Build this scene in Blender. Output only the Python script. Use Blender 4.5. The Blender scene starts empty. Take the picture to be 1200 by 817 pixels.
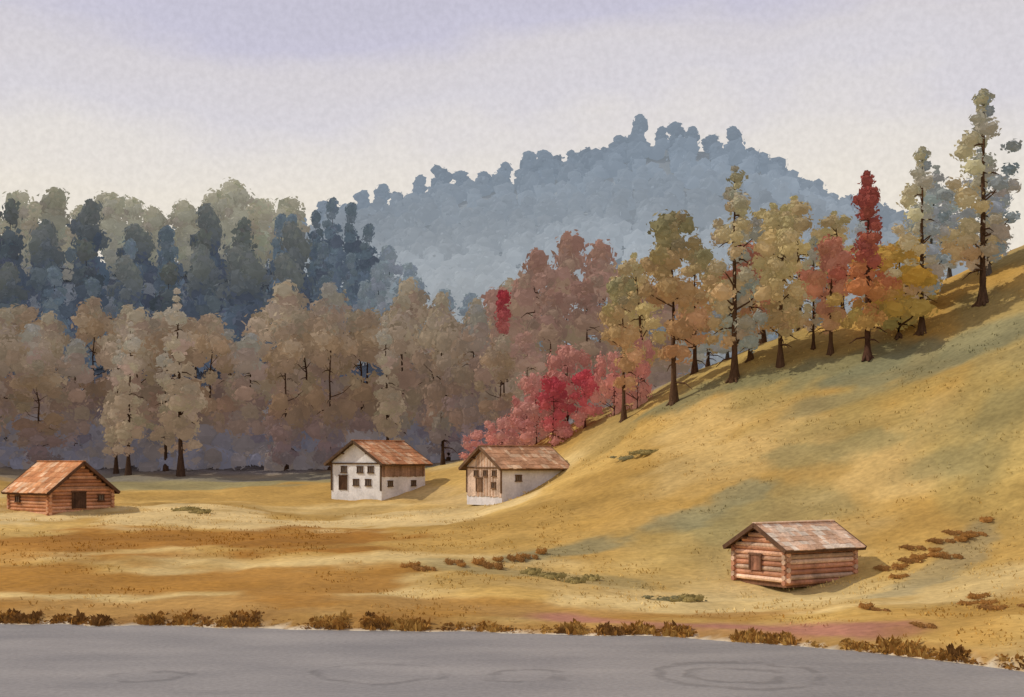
import bpy, math, numpy as np
from mathutils import Vector, Matrix
scene=bpy.context.scene
col=scene.collection
scene.view_settings.view_transform='Standard'
scene.view_settings.look='None'
scene.view_settings.exposure=0
scene.view_settings.gamma=1

# ------------------------------------------------------------ helpers
def lin(c,k=1.0):
    out=[]
    for v in c:
        v=v/255.0
        v=v/12.92 if v<=0.04045 else ((v+0.055)/1.055)**2.4
        out.append(min(0.95,v*k))
    return np.array(out)
def sstep(a,b,x):
    t=np.clip((x-a)/(b-a),0,1)
    return t*t*(3-2*t)
def vnoise(x,y,seed=0):
    xi=np.floor(x);yi=np.floor(y);fx=x-xi;fy=y-yi
    fx=fx*fx*(3-2*fx);fy=fy*fy*(3-2*fy)
    def h(i,j):
        s=np.sin(i*127.1+j*311.7+seed*74.7)*43758.5453
        return s-np.floor(s)
    a=h(xi,yi);b=h(xi+1,yi);c=h(xi,yi+1);d=h(xi+1,yi+1)
    return (a*(1-fx)+b*fx)*(1-fy)+(c*(1-fx)+d*fx)*fy
def fbm(x,y,seed=0,o=4):
    s=0;a=0.5;t=0
    for i in range(o):
        s=s+a*vnoise(x*2**i,y*2**i,seed+i*3);t+=a;a*=0.5
    return s/t

def mesh_obj(name,verts,faces,cols=None,mat=None,smooth=False,link=True):
    me=bpy.data.meshes.new(name)
    me.from_pydata([tuple(v) for v in verts],[],faces)
    if cols is not None:
        a=me.color_attributes.new('Col','FLOAT_COLOR','POINT')
        c=np.ones((len(verts),4),dtype=np.float32);c[:,:3]=np.asarray(cols)[:, :3]
        a.data.foreach_set('color',c.ravel())
    if smooth:
        me.polygons.foreach_set('use_smooth',[True]*len(me.polygons))
    if mat: me.materials.append(mat)
    me.update()
    if not link: return me
    o=bpy.data.objects.new(name,me);col.objects.link(o)
    return o
def empty(name,loc,rz=0,sc=(1,1,1)):
    e=bpy.data.objects.new(name,None);e.empty_display_size=0.5
    e.location=loc;e.rotation_euler=(0,0,rz);e.scale=sc
    col.objects.link(e);return e

class MB:
    def __init__(s): s.v=[];s.f=[];s.c=[]
    def add(s,vs,fs,c):
        n=len(s.v);s.v+= [tuple(v) for v in vs];s.f+=[tuple(i+n for i in f) for f in fs]
        s.c+=[tuple(c)]*len(vs)
    def box(s,cen,size,c,M=None):
        x,y,z=[k/2 for k in size]
        vs=[Vector((a,b,d)) for a in(-x,x) for b in(-y,y) for d in(-z,z)]
        if M is not None: vs=[M@v for v in vs]
        cen=Vector(cen);vs=[v+cen for v in vs]
        s.add(vs,[(0,1,3,2),(4,6,7,5),(0,4,5,1),(2,3,7,6),(0,2,6,4),(1,5,7,3)],c)
    def cyl(s,p0,p1,r0,r1,n,c):
        p0=Vector(p0);p1=Vector(p1);d=(p1-p0)
        if d.length<1e-5:return
        q=d.normalized().to_track_quat('Z','Y')
        vs=[];
        for p,r in((p0,r0),(p1,r1)):
            for i in range(n):
                a=2*math.pi*i/n
                vs.append(p+q@Vector((r*math.cos(a),r*math.sin(a),0)))
        fs=[(i,(i+1)%n,n+(i+1)%n,n+i) for i in range(n)]
        fs.append(tuple(range(n-1,-1,-1)));fs.append(tuple(range(n,2*n)))
        s.add(vs,fs,c)
    def tube(s,pts,rad,n,c):
        m=len(pts);vs=[]
        for k in range(m):
            a=Vector(pts[max(0,k-1)]);b=Vector(pts[min(m-1,k+1)])
            q=(b-a).normalized().to_track_quat('Z','Y')
            for i in range(n):
                t=2*math.pi*i/n
                vs.append(Vector(pts[k])+q@Vector((rad[k]*math.cos(t),rad[k]*math.sin(t),0)))
        fs=[(k*n+i,k*n+(i+1)%n,(k+1)*n+(i+1)%n,(k+1)*n+i) for k in range(m-1) for i in range(n)]
        s.add(vs,fs,c)
    def mesh(s,name,mat,smooth=False): return mesh_obj(name,s.v,s.f,np.array(s.c),mat,smooth,link=False)
    def obj(s,name,mat,parent=None,smooth=False):
        o=mesh_obj(name,s.v,s.f,np.array(s.c),mat,smooth)
        if parent: o.parent=parent
        return o

# ------------------------------------------------------------ materials
def new_mat(name):
    m=bpy.data.materials.new(name);m.use_nodes=True
    nt=m.node_tree;nt.nodes.clear();return m,nt
def attr_mat(name,nscale=1.0,lo=0.75,hi=1.2,rough=0.95,bump=0.0,bscale=8,stretch=None,rnd=0.0,fine=0.0,fscale=20,glow=0.0,hk=0.8,detail=4):
    """vertex colour x noise; glow = share of emission in the same colour, painting in misty air and flattening shade"""
    m,nt=new_mat(name);N=nt.nodes.new;L=nt.links.new
    out=N('ShaderNodeOutputMaterial');at=N('ShaderNodeAttribute');at.attribute_name='Col'
    tc=N('ShaderNodeTexCoord');src=tc.outputs['Object']
    if stretch:
        mp=N('ShaderNodeMapping');mp.inputs['Scale'].default_value=stretch;L(src,mp.inputs[0]);src=mp.outputs[0]
    nz=N('ShaderNodeTexNoise');nz.inputs['Scale'].default_value=nscale;nz.inputs['Detail'].default_value=detail;L(src,nz.inputs['Vector'])
    mr=N('ShaderNodeMapRange');mr.inputs['From Min'].default_value=0.3;mr.inputs['From Max'].default_value=0.7
    mr.inputs['To Min'].default_value=lo;mr.inputs['To Max'].default_value=hi;L(nz.outputs['Fac'],mr.inputs['Value'])
    val=mr.outputs[0]
    if rnd>0:
        oi=N('ShaderNodeObjectInfo');r=N('ShaderNodeMapRange');r.inputs['To Min'].default_value=1-rnd;r.inputs['To Max'].default_value=1+rnd
        L(oi.outputs['Random'],r.inputs['Value']);mu=N('ShaderNodeMath');mu.operation='MULTIPLY'
        L(val,mu.inputs[0]);L(r.outputs[0],mu.inputs[1]);val=mu.outputs[0]
    if fine>0:
        n2=N('ShaderNodeTexNoise');n2.inputs['Scale'].default_value=fscale;n2.inputs['Detail'].default_value=3;L(src,n2.inputs['Vector'])
        r=N('ShaderNodeMapRange');r.inputs['From Min'].default_value=0.3;r.inputs['From Max'].default_value=0.7
        r.inputs['To Min'].default_value=1-fine;r.inputs['To Max'].default_value=1+fine;L(n2.outputs['Fac'],r.inputs['Value'])
        mu=N('ShaderNodeMath');mu.operation='MULTIPLY';L(val,mu.inputs[0]);L(r.outputs[0],mu.inputs[1]);val=mu.outputs[0]
    vm=N('ShaderNodeVectorMath');vm.operation='SCALE';L(at.outputs['Color'],vm.inputs[0]);L(val,vm.inputs['Scale'])
    c=vm.outputs[0]
    if bump==0:
        p=N('ShaderNodeBsdfDiffuse');L(c,p.inputs['Color'])
    else:
        p=N('ShaderNodeBsdfPrincipled');p.inputs['Roughness'].default_value=rough;p.inputs['Specular IOR Level'].default_value=0.12
        L(c,p.inputs['Base Color'])
        nb=N('ShaderNodeTexNoise');nb.inputs['Scale'].default_value=bscale;nb.inputs['Detail'].default_value=5;L(src,nb.inputs['Vector'])
        b=N('ShaderNodeBump');b.inputs['Strength'].default_value=bump;b.inputs['Distance'].default_value=0.1
        L(nb.outputs['Fac'],b.inputs['Height']);L(b.outputs[0],p.inputs['Normal'])
    sh=p.outputs[0]
    if glow>0:
        t=N('ShaderNodeEmission');L(c,t.inputs['Color']);t.inputs['Strength'].default_value=hk  # surface glows in its own colour, though no lamp, to soften its shade
        mx=N('ShaderNodeMixShader');mx.inputs[0].default_value=glow;L(sh,mx.inputs[1]);L(t.outputs[0],mx.inputs[2]);sh=mx.outputs[0]
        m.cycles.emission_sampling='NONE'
    L(sh,out.inputs['Surface']);return m
M_leaf=attr_mat('foliage',0.3,0.80,1.14,rnd=0.10,glow=.38)
M_belt=attr_mat('glowing_foliage',0.16,0.76,1.18,rnd=0.12,glow=.62)
M_dark=attr_mat('spruce_foliage',0.12,0.82,1.18,rnd=0.16,glow=.66)
M_far=attr_mat('distant_foliage',0.012,0.9,1.1,rnd=0.05,glow=.90)
M_bark=attr_mat('bark',3,0.7,1.3,bump=0.5,bscale=10,stretch=(3,3,0.6))
M_ground=attr_mat('meadow_ground',0.22,0.78,1.16,bump=0.7,bscale=3.0,stretch=(0.7,1,1),fine=0.15,fscale=3)
M_grass=attr_mat('grass_blades',0.5,0.85,1.15,glow=.15)
M_wood=attr_mat('weathered_wood',1.0,0.66,1.28,bump=0.4,bscale=8,fine=0.18,fscale=6)
M_roof=attr_mat('roof_shingle',0.7,0.66,1.22,bump=0.5,bscale=9,fine=0.2,fscale=4)
M_plaster=attr_mat('plaster',0.6,0.74,1.10,bump=0.2,bscale=6,fine=0.09,fscale=5)
M_hill=attr_mat('hill_ground',0.02,0.85,1.12,glow=.6)
m,nt=new_mat('window_glass');o_=nt.nodes.new('ShaderNodeOutputMaterial');p=nt.nodes.new('ShaderNodeBsdfPrincipled')
nz=nt.nodes.new('ShaderNodeTexNoise');nz.inputs['Scale'].default_value=2.5
cr=nt.nodes.new('ShaderNodeValToRGB');cr.color_ramp.elements[0].color=(0.05,0.035,0.028,1);cr.color_ramp.elements[1].color=(0.18,0.14,0.11,1)
nt.links.new(nz.outputs['Fac'],cr.inputs[0]);nt.links.new(cr.outputs[0],p.inputs['Base Color'])
p.inputs['Roughness'].default_value=0.3;nt.links.new(p.outputs[0],o_.inputs[0]);M_glass=m

def water_mat():
    m,nt=new_mat('lake_water');N=nt.nodes.new;L=nt.links.new
    out=N('ShaderNodeOutputMaterial');p=N('ShaderNodeBsdfPrincipled');tc=N('ShaderNodeTexCoord')
    mp=N('ShaderNodeMapping');mp.inputs['Scale'].default_value=(0.12,0.3,1);L(tc.outputs['Object'],mp.inputs[0])
    nz=N('ShaderNodeTexNoise');nz.inputs['Scale'].default_value=1.0;nz.inputs['Detail'].default_value=6;L(mp.outputs[0],nz.inputs['Vector'])
    cr=N('ShaderNodeValToRGB');e=cr.color_ramp.elements
    e[0].position=0.3;e[0].color=(*lin((130,126,121)),1);e[1].position=0.72;e[1].color=(*lin((154,148,140)),1)
    L(nz.outputs['Fac'],cr.inputs[0])
    n3=N('ShaderNodeTexNoise');n3.inputs['Scale'].default_value=0.5;n3.inputs['Detail'].default_value=2;L(tc.outputs['Object'],n3.inputs['Vector'])
    acc=None
    for cx,cy,rs in((8.4,51.0,(1.7,3.1)),(-5.0,51.4,(2.4,)),(0.6,50.8,(1.4,)),(-13.5,50.6,(1.2,))):
        for R in rs:
            d=N('ShaderNodeVectorMath');d.operation='DISTANCE';d.inputs[1].default_value=(cx,cy,0)
            ad=N('ShaderNodeVectorMath');ad.operation='MULTIPLY_ADD';ad.inputs[1].default_value=(1.8,1.8,0);L(n3.outputs['Color'],ad.inputs[0]);L(tc.outputs['Object'],ad.inputs[2])
            sb=N('ShaderNodeVectorMath');sb.operation='SUBTRACT';sb.inputs[1].default_value=(0.9,0.9,0);L(ad.outputs[0],sb.inputs[0])
            L(sb.outputs[0],d.inputs[0])
            s=N('ShaderNodeMath');s.operation='SUBTRACT';s.inputs[1].default_value=R;L(d.outputs['Value'],s.inputs[0])
            a=N('ShaderNodeMath');a.operation='ABSOLUTE';L(s.outputs[0],a.inputs[0])
            r=N('ShaderNodeMapRange');r.interpolation_type='SMOOTHSTEP';r.inputs['From Min'].default_value=0.08;r.inputs['From Max'].default_value=0.40
            r.inputs['To Min'].default_value=1;r.inputs['To Max'].default_value=0;L(a.outputs[0],r.inputs['Value'])
            if acc is None: acc=r.outputs[0]
            else:
                mx=N('ShaderNodeMath');mx.operation='MAXIMUM';L(acc,mx.inputs[0]);L(r.outputs[0],mx.inputs[1]);acc=mx.outputs[0]
    n4=N('ShaderNodeTexNoise');n4.inputs['Scale'].default_value=0.6;L(tc.outputs['Object'],n4.inputs['Vector'])
    g=N('ShaderNodeMapRange');g.inputs['From Min'].default_value=0.36;g.inputs['From Max'].default_value=0.52;L(n4.outputs['Fac'],g.inputs['Value'])
    mm=N('ShaderNodeMath');mm.operation='MULTIPLY';L(acc,mm.inputs[0]);L(g.outputs[0],mm.inputs[1])
    sc=N('ShaderNodeMapRange');sc.inputs['To Min'].default_value=1.0;sc.inputs['To Max'].default_value=0.76;L(mm.outputs[0],sc.inputs['Value'])  # dark side of the ripples also painted into the water colour
    n5=N('ShaderNodeTexNoise');n5.inputs['Scale'].default_value=5;n5.inputs['Detail'].default_value=3;L(tc.outputs['Object'],n5.inputs['Vector'])
    f5=N('ShaderNodeMapRange');f5.inputs['From Min'].default_value=0.3;f5.inputs['From Max'].default_value=0.7;f5.inputs['To Min'].default_value=0.88;f5.inputs['To Max'].default_value=1.12;L(n5.outputs['Fac'],f5.inputs['Value'])
    mq=N('ShaderNodeMath');mq.operation='MULTIPLY';L(sc.outputs[0],mq.inputs[0]);L(f5.outputs[0],mq.inputs[1])
    vm=N('ShaderNodeVectorMath');vm.operation='SCALE';L(cr.outputs[0],vm.inputs[0]);L(mq.outputs[0],vm.inputs['Scale'])
    L(vm.outputs[0],p.inputs['Base Color'])
    ba=N('ShaderNodeMath');ba.operation='ADD';L(n5.outputs['Fac'],ba.inputs[0]);L(mm.outputs[0],ba.inputs[1])
    b=N('ShaderNodeBump');b.inputs['Strength'].default_value=0.3;b.inputs['Distance'].default_value=0.06;L(ba.outputs[0],b.inputs['Height']);L(b.outputs[0],p.inputs['Normal'])
    p.inputs['Roughness'].default_value=0.5;p.inputs['Specular IOR Level'].default_value=0.08
    L(p.outputs[0],out.inputs[0]);return m
M_water=water_mat()

# ------------------------------------------------------------ terrain
CP=np.array([
(-60,67,.3),(-28,67,.4),(-12,65,.4),(0,63.4,.4),(8,62,.4),(14.4,58,.4),(20,52,.5),(30,38,.6),(45,20,1),
(16,80,.9),(10,80,.8),(30,80,4),(24,70,1.6),(0,80,1.5),(-20,85,2),(-40,85,2.1),(-60,90,2.6),
(-38,115,3.9),(-12.6,130,5.1),(0,118,5.2),(-4,124,5.3),(-25,115,3.8),(-70,115,5),
(-50,158,7),(-30,158,7),(-10,156,7.4),(-80,160,9),
(5,130,10.8),(13.5,120,13.4),(22.5,120,17.8),(30,120,20.4),(37.5,120,22.8),(45,120,26.5),(60,120,32),
(20,100,9.6),(35,95,13.8),(45,95,17),(12,100,7.0),(45,70,7),(8,108,7.6),(28,90,7.8),(21,110,13.4),(30,108,15.5),
(10,140,13),(25,140,18),(40,140,22.5),(50,140,28),
(-60,220,27),(-35,220,25),(-10,220,20),(-60,260,42),(-32,260,38),(-90,220,28),(-100,260,42),(10,220,20),(40,220,24),
(-12,260,32),(10,260,28),(40,260,30),(70,260,34),(90,220,34),(80,160,34),(80,120,36),(80,80,14),(-110,285,48),(-50,285,48),
(-110,160,12),(-110,110,8),(0,300,30),(60,300,32),(110,300,36),(110,60,12)],dtype=float)
def tps_fit(P):
    n=len(P);X=P[:,:2]/50.0
    d=np.linalg.norm(X[:,None]-X[None],axis=2)
    K=np.where(d>0,d*d*np.log(d+1e-12),0)+np.eye(n)*2e-4
    A=np.zeros((n+3,n+3));A[:n,:n]=K;A[:n,n]=1;A[:n,n+1:]=X;A[n,:n]=1;A[n+1:,:n]=X.T
    b=np.zeros(n+3);b[:n]=P[:,2]
    return X,np.linalg.solve(A,b)
TX,TW=tps_fit(CP)
def shore(x): return np.interp(x,[-80,-60,-28,-20,-12,0,7.7,14.4,19.4,26,40],[70,67.5,67,66.2,65,63.6,61.8,57.7,51.8,42,25])+ (vnoise(x*0.5,x*0+3.1,5)-.5)*1.0
def hz_arr(x,y):
    x=np.asarray(x,float);y=np.asarray(y,float)
    s=y-shore(x)
    cx=np.clip(x,-112,112)/50;cy=np.clip(y,20,300)/50
    out=np.zeros(x.shape)
    n=len(TX)
    out+=TW[n]+TW[n+1]*cx+TW[n+2]*cy
    for i in range(n):
        d2=(cx-TX[i,0])**2+(cy-TX[i,1])**2
        out+=TW[i]*0.5*d2*np.log(d2+1e-12)
    out+= (fbm(x*0.12,y*0.12,2)-.5)*0.9+(fbm(x*0.6,y*0.6,9)-.5)*0.3
    out=np.maximum(out,0.35)
    w=sstep(0.0,1.6,s)
    return np.where(s>0,w*out,np.maximum(-3,0.35*s))
def hz(x,y): return float(hz_arr(np.array([x]),np.array([y]))[0])

def seg(x,y,x1,y1,x2,y2,hw,seed,nz=1.3,soft=0.5,fx=0.18,fy=0.25,an=1.0):
    dx,dy=x2-x1,(y2-y1)/an;L2=dx*dx+dy*dy+1e-9
    yy=(y-y1)/an
    t=np.clip(((x-x1)*dx+yy*dy)/L2,0,1)
    d=np.hypot(x-(x1+t*dx),yy-t*dy)
    d=d+(fbm(x*fx,y*fy,seed,4)-.5)*2*hw*nz
    return 1-sstep(hw*(1-soft),hw,d)
GK=0.97
def gcol(x,y):
    x=np.asarray(x,float);y=np.asarray(y,float)
    def mix(c,m,col_): return c*(1-m[:,None])+lin(col_,GK)[None]*m[:,None]
    n=fbm(x*0.05,y*0.08,1);c=np.zeros((len(x),3))+lin((200,164,92),GK)
    c=mix(c,sstep(.42,.6,n),(186,148,78))
    hill=sstep(2,14,x)*sstep(70,92,y)
    c=mix(c,sstep(.53,.7,fbm(x*0.07,y*0.1,21))*(.8-.35*hill),(216,188,126))
    c=mix(c,sstep(.54,.66,fbm(x*0.11,y*0.16,23))*.55,(170,134,66))
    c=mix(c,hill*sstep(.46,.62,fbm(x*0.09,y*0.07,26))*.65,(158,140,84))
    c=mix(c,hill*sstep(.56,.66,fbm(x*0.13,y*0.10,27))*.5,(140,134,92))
    c=mix(c,seg(x,y,-70,110,-6,110,7,31)*.85,(218,190,130))
    c=mix(c,seg(x,y,2,68,12,74,4,48)*.6,(216,190,130))
    c=mix(c,seg(x,y,-32,93,-11,95,4.2,32,.8,.45,an=2.3)*.95,(158,108,40))
    c=mix(c,seg(x,y,-50,82,-32,84,3.5,53,1.0,.5,an=1.8)*.7,(186,136,62))
    c=mix(c,seg(x,y,-48,75,-9,76,4.2,33,1.0,.5,an=1.5)*.9,(168,118,46))
    c=mix(c,seg(x,y,-60,71,12,67,3.2,34,1.0)*.75,(166,118,50))
    c=mix(c,seg(x,y,-42,146,-14,148,9,35,.9)*.8,(140,134,96))
    c=mix(c,seg(x,y,-80,151,0,152,5,36,.7)*.8,(126,120,108))
    c=mix(c,seg(x,y,-12,132,-4,121,4,37,.9)*.4,(190,165,120))
    # tree shade on the slope, painted into the turf as sage bands and streaks
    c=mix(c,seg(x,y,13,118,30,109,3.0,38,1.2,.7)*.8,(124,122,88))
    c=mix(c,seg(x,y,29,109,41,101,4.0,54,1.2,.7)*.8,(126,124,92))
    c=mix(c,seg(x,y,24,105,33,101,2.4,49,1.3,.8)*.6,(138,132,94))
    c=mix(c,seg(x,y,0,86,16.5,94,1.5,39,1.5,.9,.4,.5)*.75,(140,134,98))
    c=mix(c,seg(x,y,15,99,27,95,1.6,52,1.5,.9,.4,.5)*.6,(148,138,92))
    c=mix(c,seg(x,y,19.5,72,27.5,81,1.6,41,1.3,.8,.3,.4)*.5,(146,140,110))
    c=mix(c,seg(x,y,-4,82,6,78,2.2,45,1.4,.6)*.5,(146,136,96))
    c=mix(c,seg(x,y,3,65.4,16,60.4,2.6,42,.8,.6)*1.0,(176,122,96))
    c=mix(c,seg(x,y,20,60,34,72,5,43,1.1)*.5,(176,132,60))
    c=mix(c,seg(x,y,36,85,50,100,8,47,1.1)*.5,(212,180,104))
    sd=y-shore(x)
    c=mix(c,(1-sstep(.5,1.4+2.2*fbm(x*.25,y*0,50),sd))*.6,(156,112,60))
    c=mix(c,(1-sstep(.14,.42,sd)),(222,208,178))
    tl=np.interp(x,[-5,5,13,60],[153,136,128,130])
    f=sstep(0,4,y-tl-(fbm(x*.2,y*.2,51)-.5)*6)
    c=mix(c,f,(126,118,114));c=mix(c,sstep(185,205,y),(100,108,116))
    return c
def axis(parts):
    a=[]
    for s,e,st in parts: a+=list(np.arange(s,e,st))
    return np.array(a)
xs=axis([(-1500,-200,130),(-200,-96,8),(-96,-64,1.6),(-64,52,0.5),(52,100,1.6),(100,200,8),(200,1501,130)])
ys=axis([(-300,20,40),(20,48,2),(48,135,0.45),(135,165,0.9),(165,300,4),(300,500,20),(500,2600,150)])
GX,GY=np.meshgrid(xs,ys);gx=GX.ravel();gy=GY.ravel()
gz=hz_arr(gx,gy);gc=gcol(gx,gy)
nx=len(xs);ny=len(ys)
fidx=[(j*nx+i,j*nx+i+1,(j+1)*nx+i+1,(j+1)*nx+i) for j in range(ny-1) for i in range(nx-1)]
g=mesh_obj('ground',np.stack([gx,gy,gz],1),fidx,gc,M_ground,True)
g['kind']='structure';g['label']='rolling golden meadow slope with dry autumn grass';g['category']='meadow'
w=mesh_obj('lake',[(-900,-600,0),(900,-600,0),(900,75,0),(-900,75,0)],[(0,1,2,3)],None,M_water)
w['kind']='structure';w['label']='still grey lake water with faint ripple rings';w['category']='lake'

RX=[-400,-250,-150,-84,-56,-31,-12,12.5,31,50,81,94,109,125,144,162,187,250,400]
RZ=[40,54,74,86,97,104,108,111,117,123,120,113,104,99,92,84,76,55,40]
def ridge(x): return np.interp(x,RX,RZ)
def hill_z(x,y):
    r=ridge(x);t=(y-300)/200
    return np.where(t<1,18+(r-18)*np.clip(t,-1,1),r-(t-1)*60)+ (fbm(x*.03,y*.03,61)-.5)*6
hx=np.arange(-400,401,8.0);hy=np.arange(290,800,10.0)
HX,HY=np.meshgrid(hx,hy);h1=HX.ravel();h2=HY.ravel();h3=hill_z(h1,h2)
n1=len(hx);ff=[(j*n1+i,j*n1+i+1,(j+1)*n1+i+1,(j+1)*n1+i) for j in range(len(hy)-1) for i in range(n1-1)]
h=mesh_obj('hill',np.stack([h1,h2,h3],1),ff,np.tile(lin((140,148,154),1.25),(len(h1),1)),M_hill,True)  # blue of misty distance put into the ground colour
h['kind']='structure';h['label']='hazy blue grey wooded hill behind the meadow';h['category']='hill'

# ------------------------------------------------------------ foliage generator
def ico(level):
    t=(1+5**.5)/2
    v=[(-1,t,0),(1,t,0),(-1,-t,0),(1,-t,0),(0,-1,t),(0,1,t),(0,-1,-t),(0,1,-t),(t,0,-1),(t,0,1),(-t,0,-1),(-t,0,1)]
    v=[np.array(a)/np.linalg.norm(a) for a in v]
    f=[(0,11,5),(0,5,1),(0,1,7),(0,7,10),(0,10,11),(1,5,9),(5,11,4),(11,10,2),(10,7,6),(7,1,8),(3,9,4),(3,4,2),(3,2,6),(3,6,8),(3,8,9),(4,9,5),(2,4,11),(6,2,10),(8,6,7),(9,8,1)]
    for _ in range(level):
        cache={};nf=[]
        def mid(a,b):
            k=(min(a,b),max(a,b))
            if k not in cache:
                m_=(v[a]+v[b]);v.append(m_/np.linalg.norm(m_));cache[k]=len(v)-1
            return cache[k]
        for a,b,c in f:
            ab=mid(a,b);bc=mid(b,c);ca=mid(c,a);nf+=[(a,ab,ca),(b,bc,ab),(c,ca,bc),(ab,bc,ca)]
        f=nf
    return np.array(v),np.array(f)
ICO=[ico(0),ico(1)]
def cloud(rng,cen,rad,colr,leaf_n,leaf_s,level=1,blob=0.78,sq=0.85):
    V,F=ICO[level];vs=[];cs=[];faces=[];off=0
    n=len(cen)
    if blob>0:
        for i in range(n):
            j=1+rng.normal(0,.16,len(V))
            p=V*j[:,None]*rad[i]*blob;p[:,2]*=sq
            vs.append(p+cen[i]);cs.append(np.clip(colr[i]*(1+rng.normal(0,.03,(len(V),1)))*.98,0,1))
            faces+= (F+off).tolist();off+=len(V)
    k=leaf_n
    d=rng.normal(size=(n,k,3));d/=np.linalg.norm(d,axis=2,keepdims=True)
    rr=rng.uniform(.68,1.26,(n,k,1))
    p=d*rr*rad[:,None,None];p[...,2]*=sq;p+=cen[:,None,:]
    nr=d+rng.normal(0,.35,(n,k,3));nr/=np.linalg.norm(nr,axis=2,keepdims=True)
    a=np.cross(nr,rng.normal(size=(n,k,3)));a/=np.linalg.norm(a,axis=2,keepdims=True);b=np.cross(nr,a)
    s=leaf_s*rng.uniform(.55,1.35,(n,k,1))
    q=np.stack([p-a*s*.55,p-b*s*.42,p+a*s*.6,p+b*s*.42],2)+rng.normal(0,leaf_s*.08,(n,k,4,3))
    lc=colr[:,None,:]*(1+rng.normal(0,.06,(n,k,1)))
    lc=np.repeat(lc[:,:,None,:],4,2)
    q=q.reshape(-1,3);m=len(q)//4
    vs.append(q);cs.append(np.clip(lc.reshape(-1,3),0,.95))
    faces+=(np.arange(m*4).reshape(m,4)+off).tolist()
    return np.concatenate(vs),faces,np.concatenate(cs)
LK=1.22
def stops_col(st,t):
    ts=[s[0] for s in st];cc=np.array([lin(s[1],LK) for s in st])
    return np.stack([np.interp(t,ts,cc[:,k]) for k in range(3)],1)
PROF={
'column':[(0,.6),(.15,.9),(.3,1),(.5,.85),(.65,.8),(.8,.55),(.92,.34),(1,.08)],
'taper':[(0,.6),(.12,.95),(.3,1),(.45,.86),(.6,.8),(.75,.62),(.88,.42),(1,.06)],
'spire':[(0,.5),(.12,.95),(.3,.9),(.5,.76),(.7,.62),(.85,.42),(1,.12)],
'blunt':[(0,.6),(.2,.9),(.5,1),(.75,.9),(.9,.7),(1,.4)],
'round':[(0,.4),(.2,.8),(.45,1),(.7,.95),(.88,.7),(1,.3)],
'step':[(0,.8),(.2,1),(.34,.95),(.42,.45),(.6,.42),(.8,.36),(1,.18)],
}
PROTO={}
def proto(key,seed,H,W,prof,t0,stops,nc,cr,ln,ls,tr=.2,tc=(70,48,32),mat=None,level=1,limbs=10,blob=.72,side=None,hollow=.35):
    r=np.random.default_rng(seed);P=PROF[prof]
    pt=[a for a,_ in P];pr=[b for _,b in P]
    mb=MB();pts=[];rad=[];lean=r.normal(0,.02,2);m=9
    for i in range(m):
        t=i/(m-1)
        pts.append((lean[0]*H*t*t+r.normal(0,.09)*t,lean[1]*H*t*t+r.normal(0,.07)*t,t*H*.97-.3*(i==0)))
        rad.append(tr*(1-.88*t)*(2.0 if i==0 else 1))
    tcol=lin(tc,1.0);mb.tube(pts,rad,8,tcol)
    for i in range(5):
        a=r.uniform(0,6.28);mb.tube([(0,0,tr*1.8),(math.cos(a)*tr*2.6,math.sin(a)*tr*2.6,-.25)],[tr*.7,tr*.35],5,tcol)
    def axis_at(z): 
        t=min(1,max(0,z/(H*.97)));return np.array([lean[0]*H*t*t,lean[1]*H*t*t])
    cen=[];ra=[];ts=[]
    lobes=r.uniform(0,6.28,6);tries=0
    while len(cen)<nc and tries<nc*30:
        tries+=1
        t=r.uniform(0,1);R=np.interp(t,pt,pr)
        if r.uniform()>R*.8+.25: continue
        a=r.uniform(0,6.28)
        z=H*(t0+(1-t0)*t)
        Rm=R*W/2*(.84+.28*math.sin(3*a+lobes[int(t*5.99)]))
        cr_=cr*r.uniform(.55,1.25)*(.55+.45*R)
        rr=max(0,Rm-cr_*.7)*math.sqrt(r.uniform(hollow**2,1))
        ax=axis_at(z)
        cen.append((ax[0]+rr*math.cos(a),ax[1]+rr*math.sin(a),min(z,H-cr_*.7)));ra.append(cr_);ts.append(t)
    for k in range(4):
        t=.86+.14*k/3;R=np.interp(t,pt,pr);ax=axis_at(H*t);c_=max(.22*cr,cr*.55*R+.1)
        cen.append((ax[0]+r.normal(0,.1),ax[1]+r.normal(0,.1),H*(t0+(1-t0)*t)-c_*.5));ra.append(c_);ts.append(t)
    cen=np.array(cen);ra=np.array(ra);ts=np.array(ts)
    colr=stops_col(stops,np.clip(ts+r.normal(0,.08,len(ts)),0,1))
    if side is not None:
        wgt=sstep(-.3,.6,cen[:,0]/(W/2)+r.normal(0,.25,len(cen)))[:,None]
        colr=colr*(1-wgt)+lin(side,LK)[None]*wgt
    colr=colr*(1+r.normal(0,.08,(len(cen),1)))*(1+r.normal(0,.025,(len(cen),3)))
    colr=np.clip(colr,0.004,.95)
    idx=r.permutation(len(cen))[:limbs]
    for i in idx:
        c=cen[i];z0=max(H*.12,c[2]-np.hypot(c[0],c[1])*r.uniform(.2,.7)-.4);ax=axis_at(z0)
        r0=tr*(1-.85*z0/H)*.5
        midp=((c[0]+ax[0])*.5+r.normal(0,.12),(c[1]+ax[1])*.5+r.normal(0,.12),(z0+c[2])*.5+r.normal(0,.15))
        mb.tube([(ax[0],ax[1],z0),midp,tuple(c)],[r0,r0*.7,r0*.3],5,tcol)
    if limbs>0:
        for i in range(16):
            z0=r.uniform(.1,.8)*H;a=r.uniform(0,6.28);l=r.uniform(.5,W*.34)*(1.1-z0/H*.6);ax=axis_at(z0)
            mb.tube([(ax[0],ax[1],z0),(ax[0]+l*.6*math.cos(a),ax[1]+l*.6*math.sin(a),z0-.05*l),(ax[0]+l*math.cos(a),ax[1]+l*math.sin(a),z0-.3*l)],[tr*.32,tr*.24,tr*.1],4,tcol)
    v,f,c=cloud(r,cen,ra,colr,ln,ls,level,blob)
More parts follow.
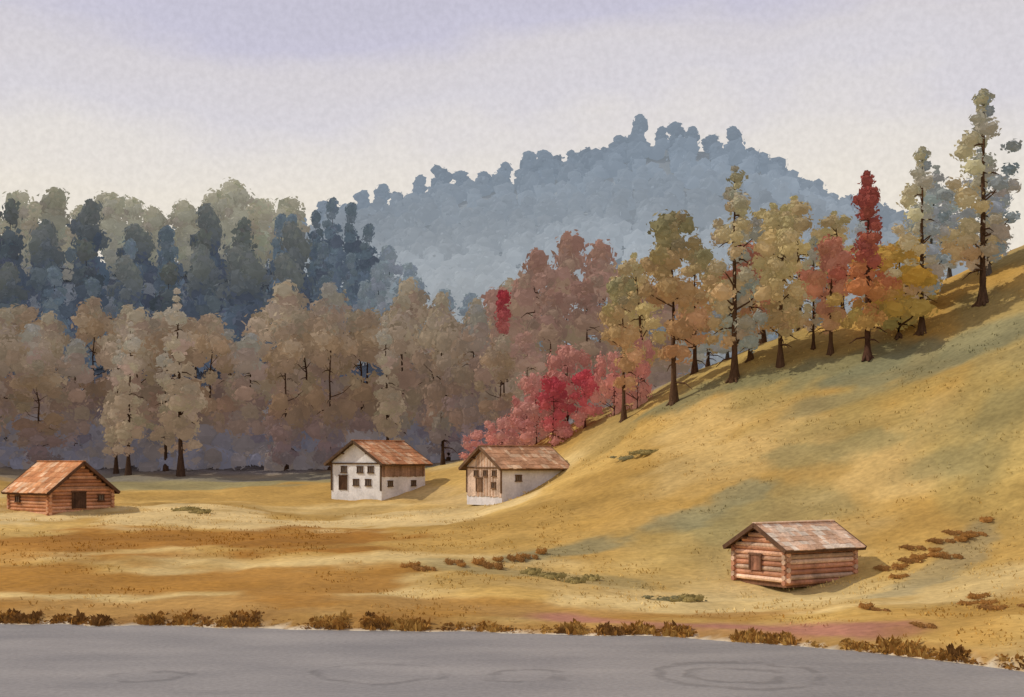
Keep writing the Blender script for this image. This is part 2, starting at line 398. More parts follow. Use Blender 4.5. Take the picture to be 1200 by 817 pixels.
    crown=mesh_obj('crown',v,f,c,mat or M_leaf,False,link=False)
    PROTO[key]=(mb.mesh('trunk',M_bark,True),crown,H,W)

RNG=np.random.default_rng(11)
def tree(key,name,x,y,h=None,top=None,ws=1.0,rz=None,label='',cat='tree',group=None):
    tm,cm,H,W=PROTO[key];z=hz(x,y)-.1
    if top is not None: h=top-z
    s=h/H;sx=s**.5*ws if h<H*1.6 else ws
    e=empty(name,(x,y,z),RNG.uniform(0,6.28) if rz is None else rz,(sx,sx,s))
    for nm,me in(('trunk',tm),('crown',cm)):
        o=bpy.data.objects.new(nm,me);o.parent=e;col.objects.link(o)
    e['label']=label;e['category']=cat
    if group:e['group']=group
    return e

DB=(92,68,48)
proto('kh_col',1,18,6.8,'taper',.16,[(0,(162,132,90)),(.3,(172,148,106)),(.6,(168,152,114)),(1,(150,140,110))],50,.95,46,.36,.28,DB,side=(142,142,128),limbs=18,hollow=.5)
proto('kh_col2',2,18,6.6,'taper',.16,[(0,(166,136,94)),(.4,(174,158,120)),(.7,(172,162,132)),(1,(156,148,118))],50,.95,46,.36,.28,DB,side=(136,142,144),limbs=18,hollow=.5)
proto('kh_rnd',3,15,6.6,'round',.2,[(0,(164,132,88)),(.5,(176,154,108)),(1,(168,152,112))],38,1.15,46,.38,.25,DB,limbs=18,hollow=.5)
proto('ol_rnd',4,15,6.2,'round',.2,[(0,(172,126,86)),(.4,(170,132,92)),(.7,(154,132,94)),(1,(136,126,94))],38,1.1,46,.36,.25,DB,limbs=16,hollow=.5)
proto('red_step',5,16,6.8,'step',.2,[(0,(162,134,76)),(.18,(174,118,70)),(.4,(160,92,70)),(.55,(144,78,66)),(1,(138,70,64))],50,.9,50,.36,.28,(84,58,44),limbs=16)
proto('rb_rnd',6,12,6.4,'round',.2,[(0,(166,132,86)),(.5,(172,114,88)),(1,(164,110,90))],34,1.1,46,.38,.24,DB,limbs=14,hollow=.5)
proto('or_rnd',7,9,6.8,'blunt',.12,[(0,(150,128,72)),(.5,(180,138,60)),(1,(172,138,74))],36,1.1,46,.36,.24,DB,limbs=12)
proto('gb_col',8,18,5.8,'column',.12,[(0,(146,140,126)),(.5,(140,144,142)),(1,(146,144,138))],44,1.05,38,.42,.2,(104,98,92),mat=M_belt,limbs=10)
proto('crim',9,8,6.4,'blunt',.06,[(0,(178,118,102)),(.4,(174,84,82)),(1,(164,66,72))],28,.9,48,.34,.14,(100,60,50),limbs=12,hollow=.5,blob=.65)
proto('pink',10,6,7.4,'blunt',.04,[(0,(174,126,106)),(.5,(178,112,102)),(1,(180,130,116))],28,.9,48,.34,.12,(100,64,54),limbs=10,hollow=.5,blob=.65)
proto('crim_col',12,15,2.0,'blunt',.74,[(0,(154,92,86)),(1,(160,58,68))],14,.6,48,.32,.12,DB,limbs=6)
BT=(84,64,50)
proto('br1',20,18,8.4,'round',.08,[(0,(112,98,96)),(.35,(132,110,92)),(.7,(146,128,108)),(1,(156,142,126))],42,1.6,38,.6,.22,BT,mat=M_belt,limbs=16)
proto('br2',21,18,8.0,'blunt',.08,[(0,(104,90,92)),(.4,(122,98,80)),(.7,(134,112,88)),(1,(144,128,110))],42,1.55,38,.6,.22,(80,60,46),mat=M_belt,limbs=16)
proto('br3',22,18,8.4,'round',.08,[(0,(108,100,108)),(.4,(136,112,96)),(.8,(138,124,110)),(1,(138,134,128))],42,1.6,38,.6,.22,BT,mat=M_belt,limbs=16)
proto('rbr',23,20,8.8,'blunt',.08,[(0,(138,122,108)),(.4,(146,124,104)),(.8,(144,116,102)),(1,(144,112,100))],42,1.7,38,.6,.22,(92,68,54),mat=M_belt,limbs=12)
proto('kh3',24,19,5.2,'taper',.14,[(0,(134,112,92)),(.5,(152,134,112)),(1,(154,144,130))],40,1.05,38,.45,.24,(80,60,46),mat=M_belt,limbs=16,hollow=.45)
SB=(98,98,104)
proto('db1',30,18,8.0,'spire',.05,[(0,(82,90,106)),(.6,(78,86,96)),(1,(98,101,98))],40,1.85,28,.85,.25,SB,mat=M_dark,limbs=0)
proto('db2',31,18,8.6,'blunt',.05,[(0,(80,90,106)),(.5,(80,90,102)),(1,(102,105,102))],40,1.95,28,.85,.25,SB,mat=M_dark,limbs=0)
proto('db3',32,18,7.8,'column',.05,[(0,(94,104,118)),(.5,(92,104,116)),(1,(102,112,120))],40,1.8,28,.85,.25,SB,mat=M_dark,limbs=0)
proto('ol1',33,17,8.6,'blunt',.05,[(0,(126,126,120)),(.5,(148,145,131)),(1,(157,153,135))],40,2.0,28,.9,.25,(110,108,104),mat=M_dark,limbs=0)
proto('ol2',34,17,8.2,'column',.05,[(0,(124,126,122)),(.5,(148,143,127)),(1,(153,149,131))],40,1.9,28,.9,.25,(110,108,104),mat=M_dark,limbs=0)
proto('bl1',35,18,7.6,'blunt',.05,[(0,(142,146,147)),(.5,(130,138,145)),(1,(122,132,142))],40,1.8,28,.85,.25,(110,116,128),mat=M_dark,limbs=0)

G1='autumn trees standing on the grassy slope'
front=[
('ol_rnd',10,122,24.5,.8,'slim brown autumn tree at the edge of the slope'),
('ol_rnd',14,118,29.4,1.0,'olive and orange autumn tree on the grassy slope'),
('kh_col',18.9,116,33,1.05,'tall pointed khaki larch on the grassy slope'),
('kh_rnd',22.6,115,29.2,.95,'khaki larch with bare forked trunk on the slope'),
('kh_col2',25.6,116,27.0,.7,'slender khaki sapling on the grassy slope'),
('red_step',28.9,111,31.3,1.0,'dull brick red autumn tree with narrow top on slope'),
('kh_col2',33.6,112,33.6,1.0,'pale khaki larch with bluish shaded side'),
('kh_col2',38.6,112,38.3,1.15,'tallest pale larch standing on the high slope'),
]
for k,x,y,t,wsc,lb in front:
    tree(k,'larch_tree' if k.startswith('kh') else 'autumn_tree',x,y,top=t,ws=wsc,rz=RNG.uniform(-.4,.4),label=lb,group=G1)
back=[
('rb_rnd',26.6,114,26.6,.85,'red brown rounded tree beside larches'),('or_rnd',32.0,113,26.0,1.15,'orange olive bushy tree on the grassy slope'),
('rb_rnd',20.8,119,26.8,.85,'reddish rounded tree among pale larches'),
('or_rnd',35,117,27.0,.9,'orange olive bushy tree on the grassy slope'),
('kh_rnd',12.2,127,27.2,.95,'khaki tree behind the meadow edge'),('ol_rnd',17,127,28,1.0,'brown olive tree behind the meadow edge'),
('kh_rnd',23.5,128,32,1.1,'khaki rounded tree behind the meadow edge'),('kh_rnd',27,128,32.6,1.1,'khaki rounded tree behind the meadow edge'),
('kh_rnd',31,128,31.3,1.05,'khaki rounded tree behind the meadow edge'),('gb_col',36.8,120,34.0,1.2,'blue grey spruce behind the pale larch'),
('gb_col',41.2,118,35.0,1.1,'blue grey spruce behind the pale larch'),
('gb_col',41.0,128,34,1.2,'blue grey spruce on the high slope'),('gb_col',34.5,132,33,1.0,'blue grey spruce behind the meadow edge'),
('kh_rnd',19.5,136,27,1.0,'khaki rounded tree behind the meadow edge'),('gb_col',25,140,29,1.2,'blue grey spruce behind the meadow edge'),
('gb_col',17.5,131,24,1.2,'blue grey spruce behind the meadow edge'),('gb_col',20.5,130,25,1.2,'blue grey spruce behind the meadow edge'),
]
for k,x,y,t,wsc,lb in back:
    tree(k,'spruce_tree' if k=='gb_col' else ('larch_tree' if k=='kh_rnd' else 'autumn_tree'),x,y,top=t,ws=wsc,label=lb,group=G1)
reds=[('crim',3.8,127,6.4,.9,'crimson autumn tree beside a farmhouse roof'),('crim',6.8,127,5.4,.8,'crimson autumn tree at the meadow edge'),
('pink',9.4,125.5,5.8,.7,'pink leaved shrub at the meadow edge'),('pink',11.4,124,6.6,.55,'pink leaved shrub at the meadow edge'),('pink',1.4,129,4.8,.9,'pink leaved shrub behind the farmhouse'),
('pink',-1.0,131,4.2,.8,'pink leaved shrub behind the farmhouse'),('pink',-3.4,134,3.4,.8,'pink leaved shrub behind the farmhouse'),
('pink',5.4,132,7.8,.9,'pink leaved tall shrub on the slope edge'),('pink',2.4,133,6.8,.8,'pink leaved tall shrub on the slope edge')]
for k,x,y,h_,wsc,lb in reds:
    tree(k,'red_tree' if k=='crim' else 'pink_shrub',x,y,h=h_,ws=wsc,label=lb,cat='tree' if k=='crim' else 'shrub',group='red and pink trees at the meadow edge')
tree('crim_col',"red_tree",-.8,141,top=25.5,ws=1.0,label='narrow crimson tree rising among brown woods',group='red and pink trees at the meadow edge')
for x,y,t in((2.5,150,31),(6.0,152,33.2),(9.6,150,32),(12.5,154,29.5),(4,145,26),(8,144,27),(14.5,146,27),(-1,152,27),(17,150,28),(0.5,160,29)):
    tree('rbr','autumn_tree',x,y,top=t,ws=RNG.uniform(.85,1.05),label='muted reddish brown broadleaf tree in the wood',group='reddish brown trees behind the rise')
for x,y,t,k in((-1.2,138.5,20.5,'br2'),(1.6,139,21,'rbr'),(-4.2,142,24,'br3'),(-7.5,148,26,'br1')):
    tree(k,'broadleaf_tree',x,y,top=t,ws=.8,label='mauve brown broadleaf tree at the wood end',group='brown broadleaf trees along the meadow edge')
r=np.random.default_rng(5);G2='brown broadleaf trees along the meadow edge'
for row,(yy,lo,hi,sp) in enumerate(((156,19,24.5,5.8),(163,22,26.5,5.2),(173,24.5,29,5.2))):
    x=-72+row*2
    while x<2:
        px=x/yy*1600+600
        t=r.uniform(lo,hi)
        if row==0 and r.uniform()<.22: x+=sp*.6;continue
        if px>330: t+=2.0
        k=['br1','br2','br3','br2'][r.integers(4)]
        if row==0 and r.uniform()<.35:k='kh3'
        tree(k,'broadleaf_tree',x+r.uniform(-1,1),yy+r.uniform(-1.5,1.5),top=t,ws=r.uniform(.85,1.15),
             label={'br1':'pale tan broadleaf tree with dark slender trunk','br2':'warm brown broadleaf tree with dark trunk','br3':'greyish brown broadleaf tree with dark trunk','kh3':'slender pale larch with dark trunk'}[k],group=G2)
        x+=sp*r.uniform(.8,1.2)
tree('kh3','larch_tree',-37,152.5,top=27.0,ws=1.2,label='tall pale larch before the brown wood',group=G2)
tree('kh3','larch_tree',-43,153,top=23.5,ws=1.0,label='tall pale larch before the brown wood',group=G2)
G3='dark blue spruces in the hillside forest'
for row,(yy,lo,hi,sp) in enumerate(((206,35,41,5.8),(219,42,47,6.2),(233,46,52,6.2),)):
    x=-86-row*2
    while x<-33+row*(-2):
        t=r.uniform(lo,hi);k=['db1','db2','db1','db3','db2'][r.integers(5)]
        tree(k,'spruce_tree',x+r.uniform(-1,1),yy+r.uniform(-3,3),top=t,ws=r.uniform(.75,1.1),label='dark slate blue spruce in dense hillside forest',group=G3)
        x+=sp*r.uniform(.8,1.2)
G4='pale olive conifers along the crest'
for row,(yy,lo,hi,sp) in enumerate(((262,54,60,7),(278,59,65,5.6))):
    x=-106
    while x<-40-row*2:
        t=r.uniform(lo,hi)
        tree(['ol1','ol2','ol1'][r.integers(3)],'conifer_tree',x,yy+r.uniform(-3,3),top=t,ws=r.uniform(.85,1.1),label='hazy olive grey conifer on the forest crest',group=G4)
        x+=sp*r.uniform(.8,1.25)
G5='blue spruces at the forest end'
for x,y,t in((-41,256,54),(-37,258,55),(-33.5,256,57),(-30,258,56.5),(-26.5,255,52),(-23,256,48),(-19,250,44),(-38,240,47),(-33,238,46),(-28,238,44),(-23,236,42),(-17,240,40),(-12,240,38),(-7,238,37),(-2,238,36),(-30,222,38),(-24,222,37),(-18,220,36),(-36,224,40)):
    tree('db3' if x<-24 else 'bl1','spruce_tree',x,y,top=t,ws=RNG.uniform(.65,.9),label='slate blue spruce thinning toward the far hill',group=G5)
for i in range(12):
    x=0+i*6+r.uniform(-1,1)
    tree('bl1','spruce_tree',x,205+r.uniform(-6,6),top=r.uniform(31,35),ws=r.uniform(.9,1.15),label='pale blue spruce in the hollow',group='blue spruces in the hollow')

# distant hill
def hillcol(e):  # hazy distance put into the foliage colour: bluer uphill, paler below
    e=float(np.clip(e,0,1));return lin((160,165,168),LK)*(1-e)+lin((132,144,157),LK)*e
HM=[]
for i in range(4):
    rr=np.random.default_rng(100+i);Hh=13;n=14
    t=np.linspace(0.1,.95,n);cen=np.stack([rr.normal(0,.7,n)*(1.1-t*.5),rr.normal(0,.7,n),t*Hh],1);ra=rr.uniform(2.5,3.1,n)*(1.05-.3*t)
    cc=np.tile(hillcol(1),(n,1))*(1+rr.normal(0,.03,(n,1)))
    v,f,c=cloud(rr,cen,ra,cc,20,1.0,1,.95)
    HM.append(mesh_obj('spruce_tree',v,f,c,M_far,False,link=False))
x=-110.;rr=np.random.default_rng(77)
while x<175:
    y=498+rr.uniform(-4,4);s=rr.uniform(.6,1.05)*(1 if x<95 else .65)
    o=bpy.data.objects.new('spruce_tree',HM[rr.integers(4)]);o.location=(x,y,float(hill_z(np.array([x]),np.array([y]))[0])-2.5)
    o.scale=(rr.uniform(.85,1.2)*s**.5,)*2+(s,);o.rotation_euler[2]=rr.uniform(0,6.28);col.objects.link(o)
    o['label']='hazy blue spruce on the hill crest';o['category']='tree';o['group']='hazy blue spruces along the hill crest'
    x+=rr.uniform(4.2,9.0)
n=1300
X=rr.uniform(-130,215,n);Y=rr.uniform(345,500,n);Z=hill_z(X,Y)
cen=[];ra=[];cc=[]
for i in range(n):
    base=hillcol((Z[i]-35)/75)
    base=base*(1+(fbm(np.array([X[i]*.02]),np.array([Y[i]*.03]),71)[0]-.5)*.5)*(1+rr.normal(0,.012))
    for k in range(3):
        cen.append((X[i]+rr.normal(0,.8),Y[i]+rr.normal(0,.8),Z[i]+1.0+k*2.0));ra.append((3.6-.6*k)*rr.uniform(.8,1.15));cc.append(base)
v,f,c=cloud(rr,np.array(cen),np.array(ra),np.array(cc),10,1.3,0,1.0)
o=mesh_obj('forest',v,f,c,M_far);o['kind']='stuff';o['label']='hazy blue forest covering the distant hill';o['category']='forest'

n=480;X=rr.uniform(-86,1,n);Y=rr.uniform(157,168,n);Z=hz_arr(X,Y)
cc=np.stack([lin((104,102,114),LK)*a+lin((116,104,98),LK)*(1-a) for a in rr.uniform(0,1,n)])*(1+rr.normal(0,.05,(n,1)))
v,f,c=cloud(rr,np.stack([X,Y,Z+rr.uniform(.2,4.0,n)*np.clip((Y-155)/7,0,1)],1),rr.uniform(.9,2.1,n),cc,24,.7,0,.9)
o=mesh_obj('undergrowth',v,f,c,M_belt);o['kind']='stuff';o['label']='mauve grey undergrowth inside the wood edge';o['category']='undergrowth'

# ------------------------------------------------------------ low bushes
BM=[]
for i,cb in enumerate(((136,118,72),(128,118,84),(144,100,52),(128,90,50))):
    q=np.random.default_rng(200+i);n=9
    cen=np.stack([q.normal(0,.5,n),q.normal(0,.28,n),q.uniform(.08,.4,n)],1);ra=q.uniform(.2,.4,n)
    cc=np.tile(lin(cb,LK),(n,1))*(1+q.normal(0,.14,(n,1)))
    v,f,c=cloud(q,cen,ra,cc,36,.16,1,.75)
    BM.append(mesh_obj('low_bush',v,f,c,M_leaf,False,link=False))
def bush(k,x,y,sx,sz,rz,label,group):
    o=bpy.data.objects.new('low_bush',BM[k]);o.location=(x,y,hz(x,y)-.05);o.scale=(sx,1.0,sz);o.rotation_euler[2]=rz;col.objects.link(o)
    o['label']=label;o['category']='bush';o['group']=group
for x,y,sx in((2.2,78,1.2),(3.6,77,.8),(8.6,73.5,1.3),(9.5,73,1.0),(1.2,79.5,.7),(10.6,107,1.4),(9.2,108,1.2),(-26.5,112,1.4),(-25,110,1.0),(4.6,80,.7)):
    bush(0 if RNG.uniform()<.7 else 1,x,y,sx,.6,RNG.uniform(-.3,.3),'low grey green juniper bush on meadow grass','juniper bushes on the meadow')
for i in range(13):
    t=i/12;bush(2+i%2,-6.5+t*8.5+RNG.normal(0,.35),80+t*6+RNG.normal(0,.8),RNG.uniform(.2,.55),RNG.uniform(.4,.8),.3,'small brown dry bush on a meadow bank','dry bushes along the meadow bank')
for i in range(15):
    t=i/14;bush(2+i%2,21.8+t*6.5+RNG.normal(0,.4),78.5+t*4+RNG.normal(0,1.0),RNG.uniform(.25,.55),RNG.uniform(.35,.7),.4,'small brown dry bush above a ditch','dry bushes above the ditch')
for i in range(9):
    bush(2+i%2,RNG.uniform(17,25),RNG.uniform(60,68),RNG.uniform(.25,.55),RNG.uniform(.3,.5),.2,'small brown dry bush near the water','dry bushes near the shore')

# ------------------------------------------------------------ grass
def blades(name,X,Y,hh,colfun,nb,label,wid=.05,spread=.22):
    r=np.random.default_rng(len(X));n=len(X)
    Z=hz_arr(X,Y);C=colfun(X,Y)
    bx=X[:,None]+r.normal(0,spread,(n,nb));by=Y[:,None]+r.normal(0,spread,(n,nb));bz=np.repeat(Z[:,None],nb,1)-.03
    h_=hh[:,None]*r.uniform(.5,1.2,(n,nb));a=r.uniform(0,6.28,(n,nb));lx=r.normal(0,.4,(n,nb))*h_;ly=r.normal(0,.4,(n,nb))*h_
    wx=np.cos(a)*wid*(1+hh[:,None]);wy=np.sin(a)*wid*(1+hh[:,None])
    p0=np.stack([bx-wx,by-wy,bz],2);p1=np.stack([bx+wx,by+wy,bz],2)
    p2=np.stack([bx+wx*.9+lx*.5,by+wy*.9+ly*.5,bz+h_*.6],2);p3=np.stack([bx+lx,by+ly,bz+h_],2);p4=np.stack([bx-wx*.9+lx*.5,by-wy*.9+ly*.5,bz+h_*.6],2)
    V=np.stack([p0,p1,p2,p3,p4],2).reshape(-1,3);m=n*nb
    c=np.repeat((C[:,None,:]*(1+r.normal(0,.12,(n,nb,1))))[:,:,None,:],5,2).reshape(-1,3)
    o=mesh_obj(name,V,np.arange(m*5).reshape(m,5).tolist(),np.clip(c,0,.95),M_grass);o['kind']='stuff';o['label']=label;o['category']='grass'
q=np.random.default_rng(3)
n=8000;X=q.uniform(-48,46,n);Y=q.uniform(50,118,n)**1.0;k=(Y-shore(X)>1.5)&(np.abs(X)<Y*.42)&(vnoise(X*.3,Y*.3,8)>.45);X=X[k];Y=Y[k]
blades('meadow_grass',X,Y,q.uniform(.08,.2,len(X)),lambda x,y:gcol(x,y)*q.uniform(.98,1.2,(len(x),1)),4,'short dry golden meadow grass tufts',.035,.3)
n=4200;X=q.uniform(-36,26,n);off=np.abs(q.normal(.2,.35,n))+.3;Y=shore(X)+off
dn=fbm(X*1.6,X*0+1,14,4);k=dn+q.uniform(-.16,.16,n)>.44;X=X[k];Y=Y[k];dn=dn[k]
rc=[(120,84,46),(156,110,54),(178,136,72)]
def reedc(x,y):
    s=vnoise(x*1.3,y*.7,33)+q.uniform(-.25,.25,len(x));a=np.stack([lin(c_) for c_ in rc])
    return a[np.clip((s*3).astype(int),0,2)]
blades('shore_reeds',X,Y,(.04+.34*np.clip(dn-.42,0,.3)/.3)*q.uniform(.3,1.1,len(X)),reedc,5,'low brown and ochre reeds fringing the lake shore',.07,.12)

# ------------------------------------------------------------ houses
def shade(c,rg,v=.12): return np.clip(lin(c)*(1+rg.normal(0,v)),0,.9)
def window(parent,pos,face,w,h,fc=(96,70,50)):
    rz={'g':0,'G':math.pi,'s':math.pi/2}[face]
    mb=MB();t=.09
    mb.box((-.04,0,h/2),(.08,w+.16,t),lin(fc));mb.box((-.04,0,-h/2),(.12,w+.2,t),lin(fc))
    mb.box((-.04,-w/2,0),(.08,t,h-.1),lin(fc));mb.box((-.04,w/2,0),(.08,t,h-.1),lin(fc))
    mb.box((-.045,0,0),(.04,.05,h-.1),lin(fc))
    o=mb.obj('window',M_wood,parent);o.location=pos;o.rotation_euler=(0,0,rz)
    g=MB();g.box((-.015,0,0),(.02,w-.09,h-.09),(.03,.03,.03));p=g.obj('pane',M_glass,o)
def house(x,y,rot,w,l,eh,rh,style,label,name,wallc,roofc,seed,openings=(),trim=(84,58,40),zoff=0,doorc=(86,62,46)):
    rg=np.random.default_rng(seed);z=hz(x,y)+zoff
    e=empty(name,(x,y,z),rot);e['label']=label;e['category']='log barn' if style=='log' else 'farmhouse'
    wb=MB()
    def gable_prism(mb,L_,W_,z0,c,xoff=0):
        s=(rh-eh)/(w/2);top=eh+s*W_/2
        a=[(xoff-L_/2,-W_/2,z0),(xoff-L_/2,W_/2,z0),(xoff-L_/2,W_/2,eh),(xoff-L_/2,0,top),(xoff-L_/2,-W_/2,eh)]
        b=[(xoff+L_/2,p[1],p[2]) for p in a]
        mb.add(a+b,[(4,3,2,1,0),(5,6,7,8,9),(0,1,6,5),(1,2,7,6),(2,3,8,7),(3,4,9,8),(4,0,5,9)],c)
    if style=='log':
        R=.15;gable_prism(wb,l-.12,w-.12,-.8,lin((124,90,68)))
        zc=R*.4-R*1.95*2;i=0
        while zc<eh-.05:
            c1=shade(wallc[rg.integers(len(wallc))],rg,.16);c2=shade(wallc[rg.integers(len(wallc))],rg,.16)
            for s in(-1,1):
                wb.cyl((-l/2-.24,s*w/2,zc),(l/2+.24,s*w/2,zc),R,R*.95,8,c1)
                if zc+R<eh: wb.cyl((s*l/2,-w/2-.24,zc+R),(s*l/2,w/2+.24,zc+R),R,R*.95,8,c2)
            zc+=R*1.95;i+=1
        while zc<rh-.25:
            hw=(w/2)*(rh-zc)/(rh-eh)-.12
            c2=shade(wallc[i%len(wallc)],rg)
            if hw>.15:
                for s in(-1,1): wb.cyl((s*l/2,-hw,zc),(s*l/2,hw,zc),R,R,8,c2)
            zc+=R*1.95;i+=1
        wm=wb.obj('wall',M_wood,e)
    else:
        gable_prism(wb,l,w,-1.0,lin(wallc[0]))
        wb.obj('wall',M_plaster,e)
        tb=MB();s=(rh-eh)/(w/2)
        if 'gable' in style:
            yy=-w/2+.15
            while yy<w/2-.1:
                zt=eh+s*(w/2-abs(yy))-.12
                zb=-.3+rg.uniform(0,.1)
                bc=(204,178,156) if rg.uniform()<.7 else (184,150,124)
                if zt-zb>.1: 
                    tb.box((-l/2-.03,yy,(zt+zb)/2),(.05,.205,zt-zb),shade(bc,rg,.1))
                    tb.box((l/2+.03,yy,(zt+zb)/2),(.05,.205,zt-zb),shade(bc,rg,.1))
                yy+=.21
        if 'side' in style:
            xx=-l/2+.1
            while xx<l/2-.05:
                zl=rg.uniform(.44,.5)
                tb.box((xx,-w/2-.03,eh*.73),(.195,.05,eh*zl),shade((156,126,104),rg,.14));xx+=.19
        for s_ in(-1,1):
            tb.box((-l/2-.05,s_*(w/2-.06),eh/2),(.1,.16,eh-.1),lin(trim))
        tb.box((-l/2-.07,0,eh-.12),(.1,w-.1,.13),lin(trim))
        tb.obj('timber_boarding',M_wood,e)
    rb=MB();s=(rh-eh)/(w/2);ang=math.atan(s);og=.5;oe=.45
    L_=l+2*og;sl=(w/2+oe)/math.cos(ang)
    for sd in(-1,1):
        M=Matrix.Rotation(-sd*ang,3,'X')
        rows=6
        for r_ in range(rows):
            xx=-L_/2
            while xx<L_/2-.02:
                wd=min(rg.uniform(.25,.7),L_/2-xx)
                d0=r_*sl/rows;d1=(r_+1)*sl/rows+rg.uniform(.04,.14)
                dm=(d0+d1)/2
                cx=xx+wd/2;cy=sd*dm*math.cos(ang);cz=rh+.1-dm*math.sin(ang)
                lift=.02+.02*rg.uniform()
                M2=Matrix.Rotation(-sd*(ang-.03+rg.normal(0,.01)),3,'X')
                cc=shade(roofc[int(min(len(roofc)-1,len(roofc)*rg.beta(1.6,1.6)))],rg,.06)
                rb.box((cx,cy,cz+lift),(wd-.01,d1-d0,.045),cc,M2)
                xx+=wd
        rb.box((0,sd*sl/2*math.cos(ang),rh+.045-sl/2*math.sin(ang)),(L_-.06,sl,.06),lin(trim),M)
    rb.box((0,0,rh+.16),(L_,.3,.07),shade(roofc[0],rg))
    ro=rb.obj('roof',M_roof,e)
    bb=MB()
    for sd in(-1,1):
        M=Matrix.Rotation(-sd*ang,3,'X')
        for xe in(-1,1):
            bb.box((xe*(L_/2+.03),sd*sl/2*math.cos(ang),rh+.04-sl/2*math.sin(ang)),(.07,sl+.06,.24),lin(trim),M)
        bb.box((0,sd*(sl+.03)*math.cos(ang),rh+.02-(sl+.03)*math.sin(ang)),(L_,.06,.16),lin(trim),M)
    for yy in(-w/4,0,w/4):
        for xe in (-1,1):
            bb.cyl((xe*(l/2-.1),yy,rh-abs(yy)*s-.14),(xe*(L_/2-.02),yy,rh-abs(yy)*s-.14),.09,.09,6,lin(trim))
    bo=bb.obj('bargeboard',M_wood,ro)
    off=.17 if style=='log' else (.06 if 'gable' in style else .01)
    for op in openings:
        kind,face,u,zc,ww,hh=op
        o2=off
        if face=='s' and style!='log': o2=.06 if 'side' in style and zc>1.2 else .01
        if face=='g': pos=(-l/2-o2,u,zc)
        elif face=='G': pos=(l/2+o2,u,zc)
        else: pos=(u,-w/2-o2,zc)
        if kind=='w': window(e,pos,face,ww,hh,trim)
        else:
            mb=MB();tr2=tuple(int(.6*a+.4*b) for a,b in zip(trim,doorc))
            k=max(3,int(ww/.22))
            for i in range(k): mb.box((-.03,-ww/2+(i+.5)*ww/k,0),(.05,ww/k-.01,hh),shade(doorc,rg))
            mb.box((-.05,-ww/2-.05,.03),(.1,.1,hh+.1),lin(tr2));mb.box((-.05,ww/2+.05,.03),(.1,.1,hh+.1),lin(tr2));mb.box((-.05,0,hh/2+.07),(.11,ww+.3,.1),lin(tr2))
            d=mb.obj('door',M_wood,e);d.location=pos;d.rotation_euler=(0,0,{'g':0,'G':math.pi,'s':math.pi/2}[face])
    return e
d=math.radians
house(-38,115,d(-40),5.8,6.0,1.7,3.9,'log','small orange brown log hut with wide shingle roof','log_barn',[(194,138,100),(172,118,84),(208,158,122)],[(208,148,100),(216,164,120),(200,136,90),(224,182,142)],1,
  openings=(('d','G',-.3,.8,1.1,1.3),('w','G',1.8,1.0,.5,.5),('w','s',-1.5,.9,.6,.5)),trim=(92,66,48))
house(-12.7,130,d(55),6.2,6.4,2.7,4.6,'side','white plastered farmhouse with orange shingle roof','farmhouse',[(238,236,233)],[(210,154,108),(202,140,96),(220,176,134)],2,trim=(96,76,58),zoff=.35,
  openings=(('w','g',-1.8,2.0,.6,.6),('w','g',-.5,2.0,.65,.6),('w','g',1.5,2.0,.6,.6),('w','g',-1.5,.8,.6,.6),('w','g',0,.8,.6,.6),('d','g',1.6,.75,.8,1.3),('w','s',-2,.7,.6,.5),('w','s',1.4,.7,.6,.5)))
house(.3,118,d(36),5.2,6.6,2.3,3.9,'gable','pale chalet with tan timber gable and brown roof','farmhouse',[(230,225,224)],[(202,154,116),(190,142,104),(218,182,144)],3,trim=(112,86,64),zoff=0,doorc=(132,102,78),
  openings=(('w','g',-1.6,1.7,.5,.5),('w','g',-.3,1.7,.5,.5),('w','g',1.1,1.7,.5,.5),('w','g',-1.5,.7,.5,.5),('d','g',.6,.7,.7,1.1),('w','s',-1.6,1.3,.55,.5)))
house(16.6,80.3,d(33),4.2,5.4,1.5,2.65,'log','weathered log barn with pale shingle roof above lake','log_barn',[(200,146,114),(210,166,136),(178,126,98),(220,186,158)],[(228,194,162),(236,214,186),(218,176,140),(224,186,152)],4,trim=(102,76,58),
  openings=(('d','g',.2,.5,.8,.85),),zoff=.45,doorc=(150,106,84))

# ------------------------------------------------------------ light, world, camera
sun=bpy.data.lights.new('sun','SUN');sun.energy=2.4;sun.angle=d(0.8);sun.color=(1,.93,.82)
so=bpy.data.objects.new('sun',sun);col.objects.link(so)
so.rotation_euler=Vector((.74,-.10,-.66)).to_track_quat('-Z','Y').to_euler()
wd=bpy.data.worlds.new('World');scene.world=wd;wd.use_nodes=True;nt=wd.node_tree;nt.nodes.clear();N=nt.nodes.new;L=nt.links.new
out=N('ShaderNodeOutputWorld');sky=N('ShaderNodeTexSky');sky.sky_type='NISHITA';sky.sun_disc=False;sky.sun_elevation=d(41);sky.sun_rotation=d(278)
b1=N('ShaderNodeBackground');b1.inputs[1].default_value=.1;L(sky.outputs[0],b1.inputs[0])
tc=N('ShaderNodeTexCoord');sp=N('ShaderNodeSeparateXYZ');L(tc.outputs['Generated'],sp.inputs[0])
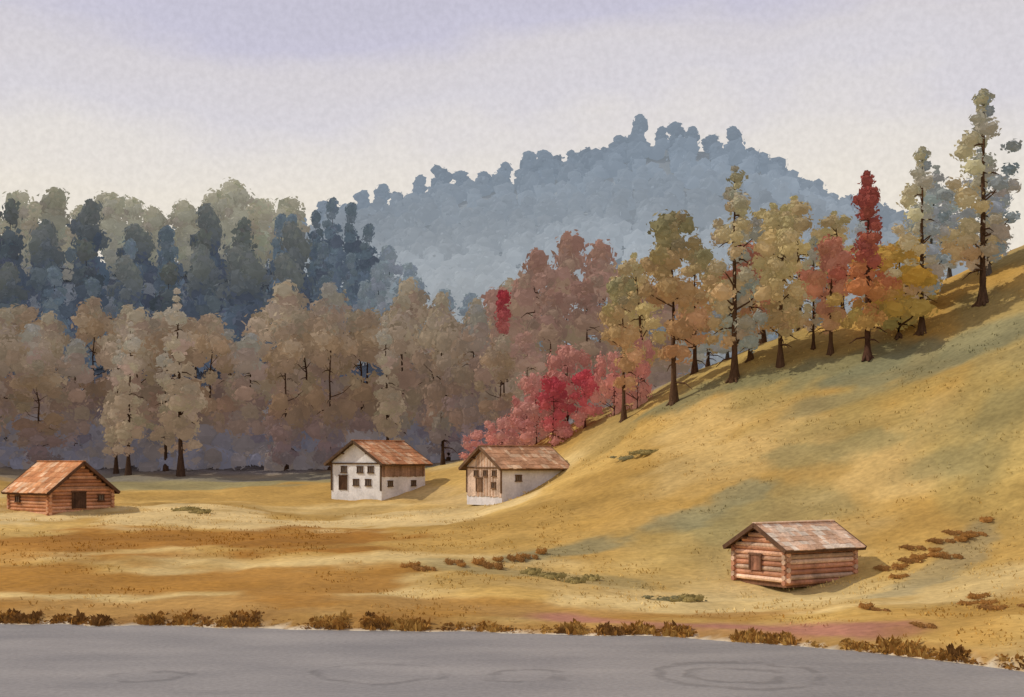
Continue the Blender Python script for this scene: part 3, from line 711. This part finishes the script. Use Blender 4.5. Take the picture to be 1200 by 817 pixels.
mp=N('ShaderNodeMapping');mp.inputs['Scale'].default_value=(1,1,2.6);L(tc.outputs['Generated'],mp.inputs[0])
nz=N('ShaderNodeTexNoise');nz.inputs['Scale'].default_value=3.4;nz.inputs['Detail'].default_value=5;L(mp.outputs[0],nz.inputs['Vector'])
ma=N('ShaderNodeMath');ma.operation='MULTIPLY_ADD';ma.inputs[1].default_value=.16;L(nz.outputs['Fac'],ma.inputs[0]);L(sp.outputs['Z'],ma.inputs[2])
cr=N('ShaderNodeValToRGB');e=cr.color_ramp.elements
e[0].position=.12;e[0].color=(*lin((242,231,213)),1);e[1].position=.50;e[1].color=(*lin((196,194,212)),1)
for p_,c_ in((.27,(236,228,216)),(.315,(229,223,218)),(.345,(217,213,219)),(.365,(216,211,215)),(.39,(202,199,216)),(.42,(199,196,212))):
    k=e.new(p_);k.color=(*lin(c_),1)
L(ma.outputs[0],cr.inputs[0])
n2=N('ShaderNodeTexNoise');n2.inputs['Scale'].default_value=260;n2.inputs['Detail'].default_value=2;L(tc.outputs['Generated'],n2.inputs['Vector'])
r2=N('ShaderNodeMapRange');r2.inputs['From Min'].default_value=.3;r2.inputs['From Max'].default_value=.7;r2.inputs['To Min'].default_value=.955;r2.inputs['To Max'].default_value=1.045;L(n2.outputs['Fac'],r2.inputs['Value'])
vm=N('ShaderNodeVectorMath');vm.operation='SCALE';L(cr.outputs[0],vm.inputs[0]);L(r2.outputs[0],vm.inputs['Scale'])
b2=N('ShaderNodeBackground');b2.inputs[1].default_value=1.0;L(vm.outputs[0],b2.inputs[0])
mx=N('ShaderNodeMixShader');mx.inputs[0].default_value=.96;L(b1.outputs[0],mx.inputs[1]);L(b2.outputs[0],mx.inputs[2]);L(mx.outputs[0],out.inputs[0])
cam=bpy.data.cameras.new('camera');co=bpy.data.objects.new('camera',cam);col.objects.link(co)
co.location=(0,0,8);co.rotation_euler=(d(90),0,0);cam.lens=48;cam.sensor_width=36;cam.shift_y=.1096;cam.clip_end=6000;cam.clip_start=.1
scene.camera=co
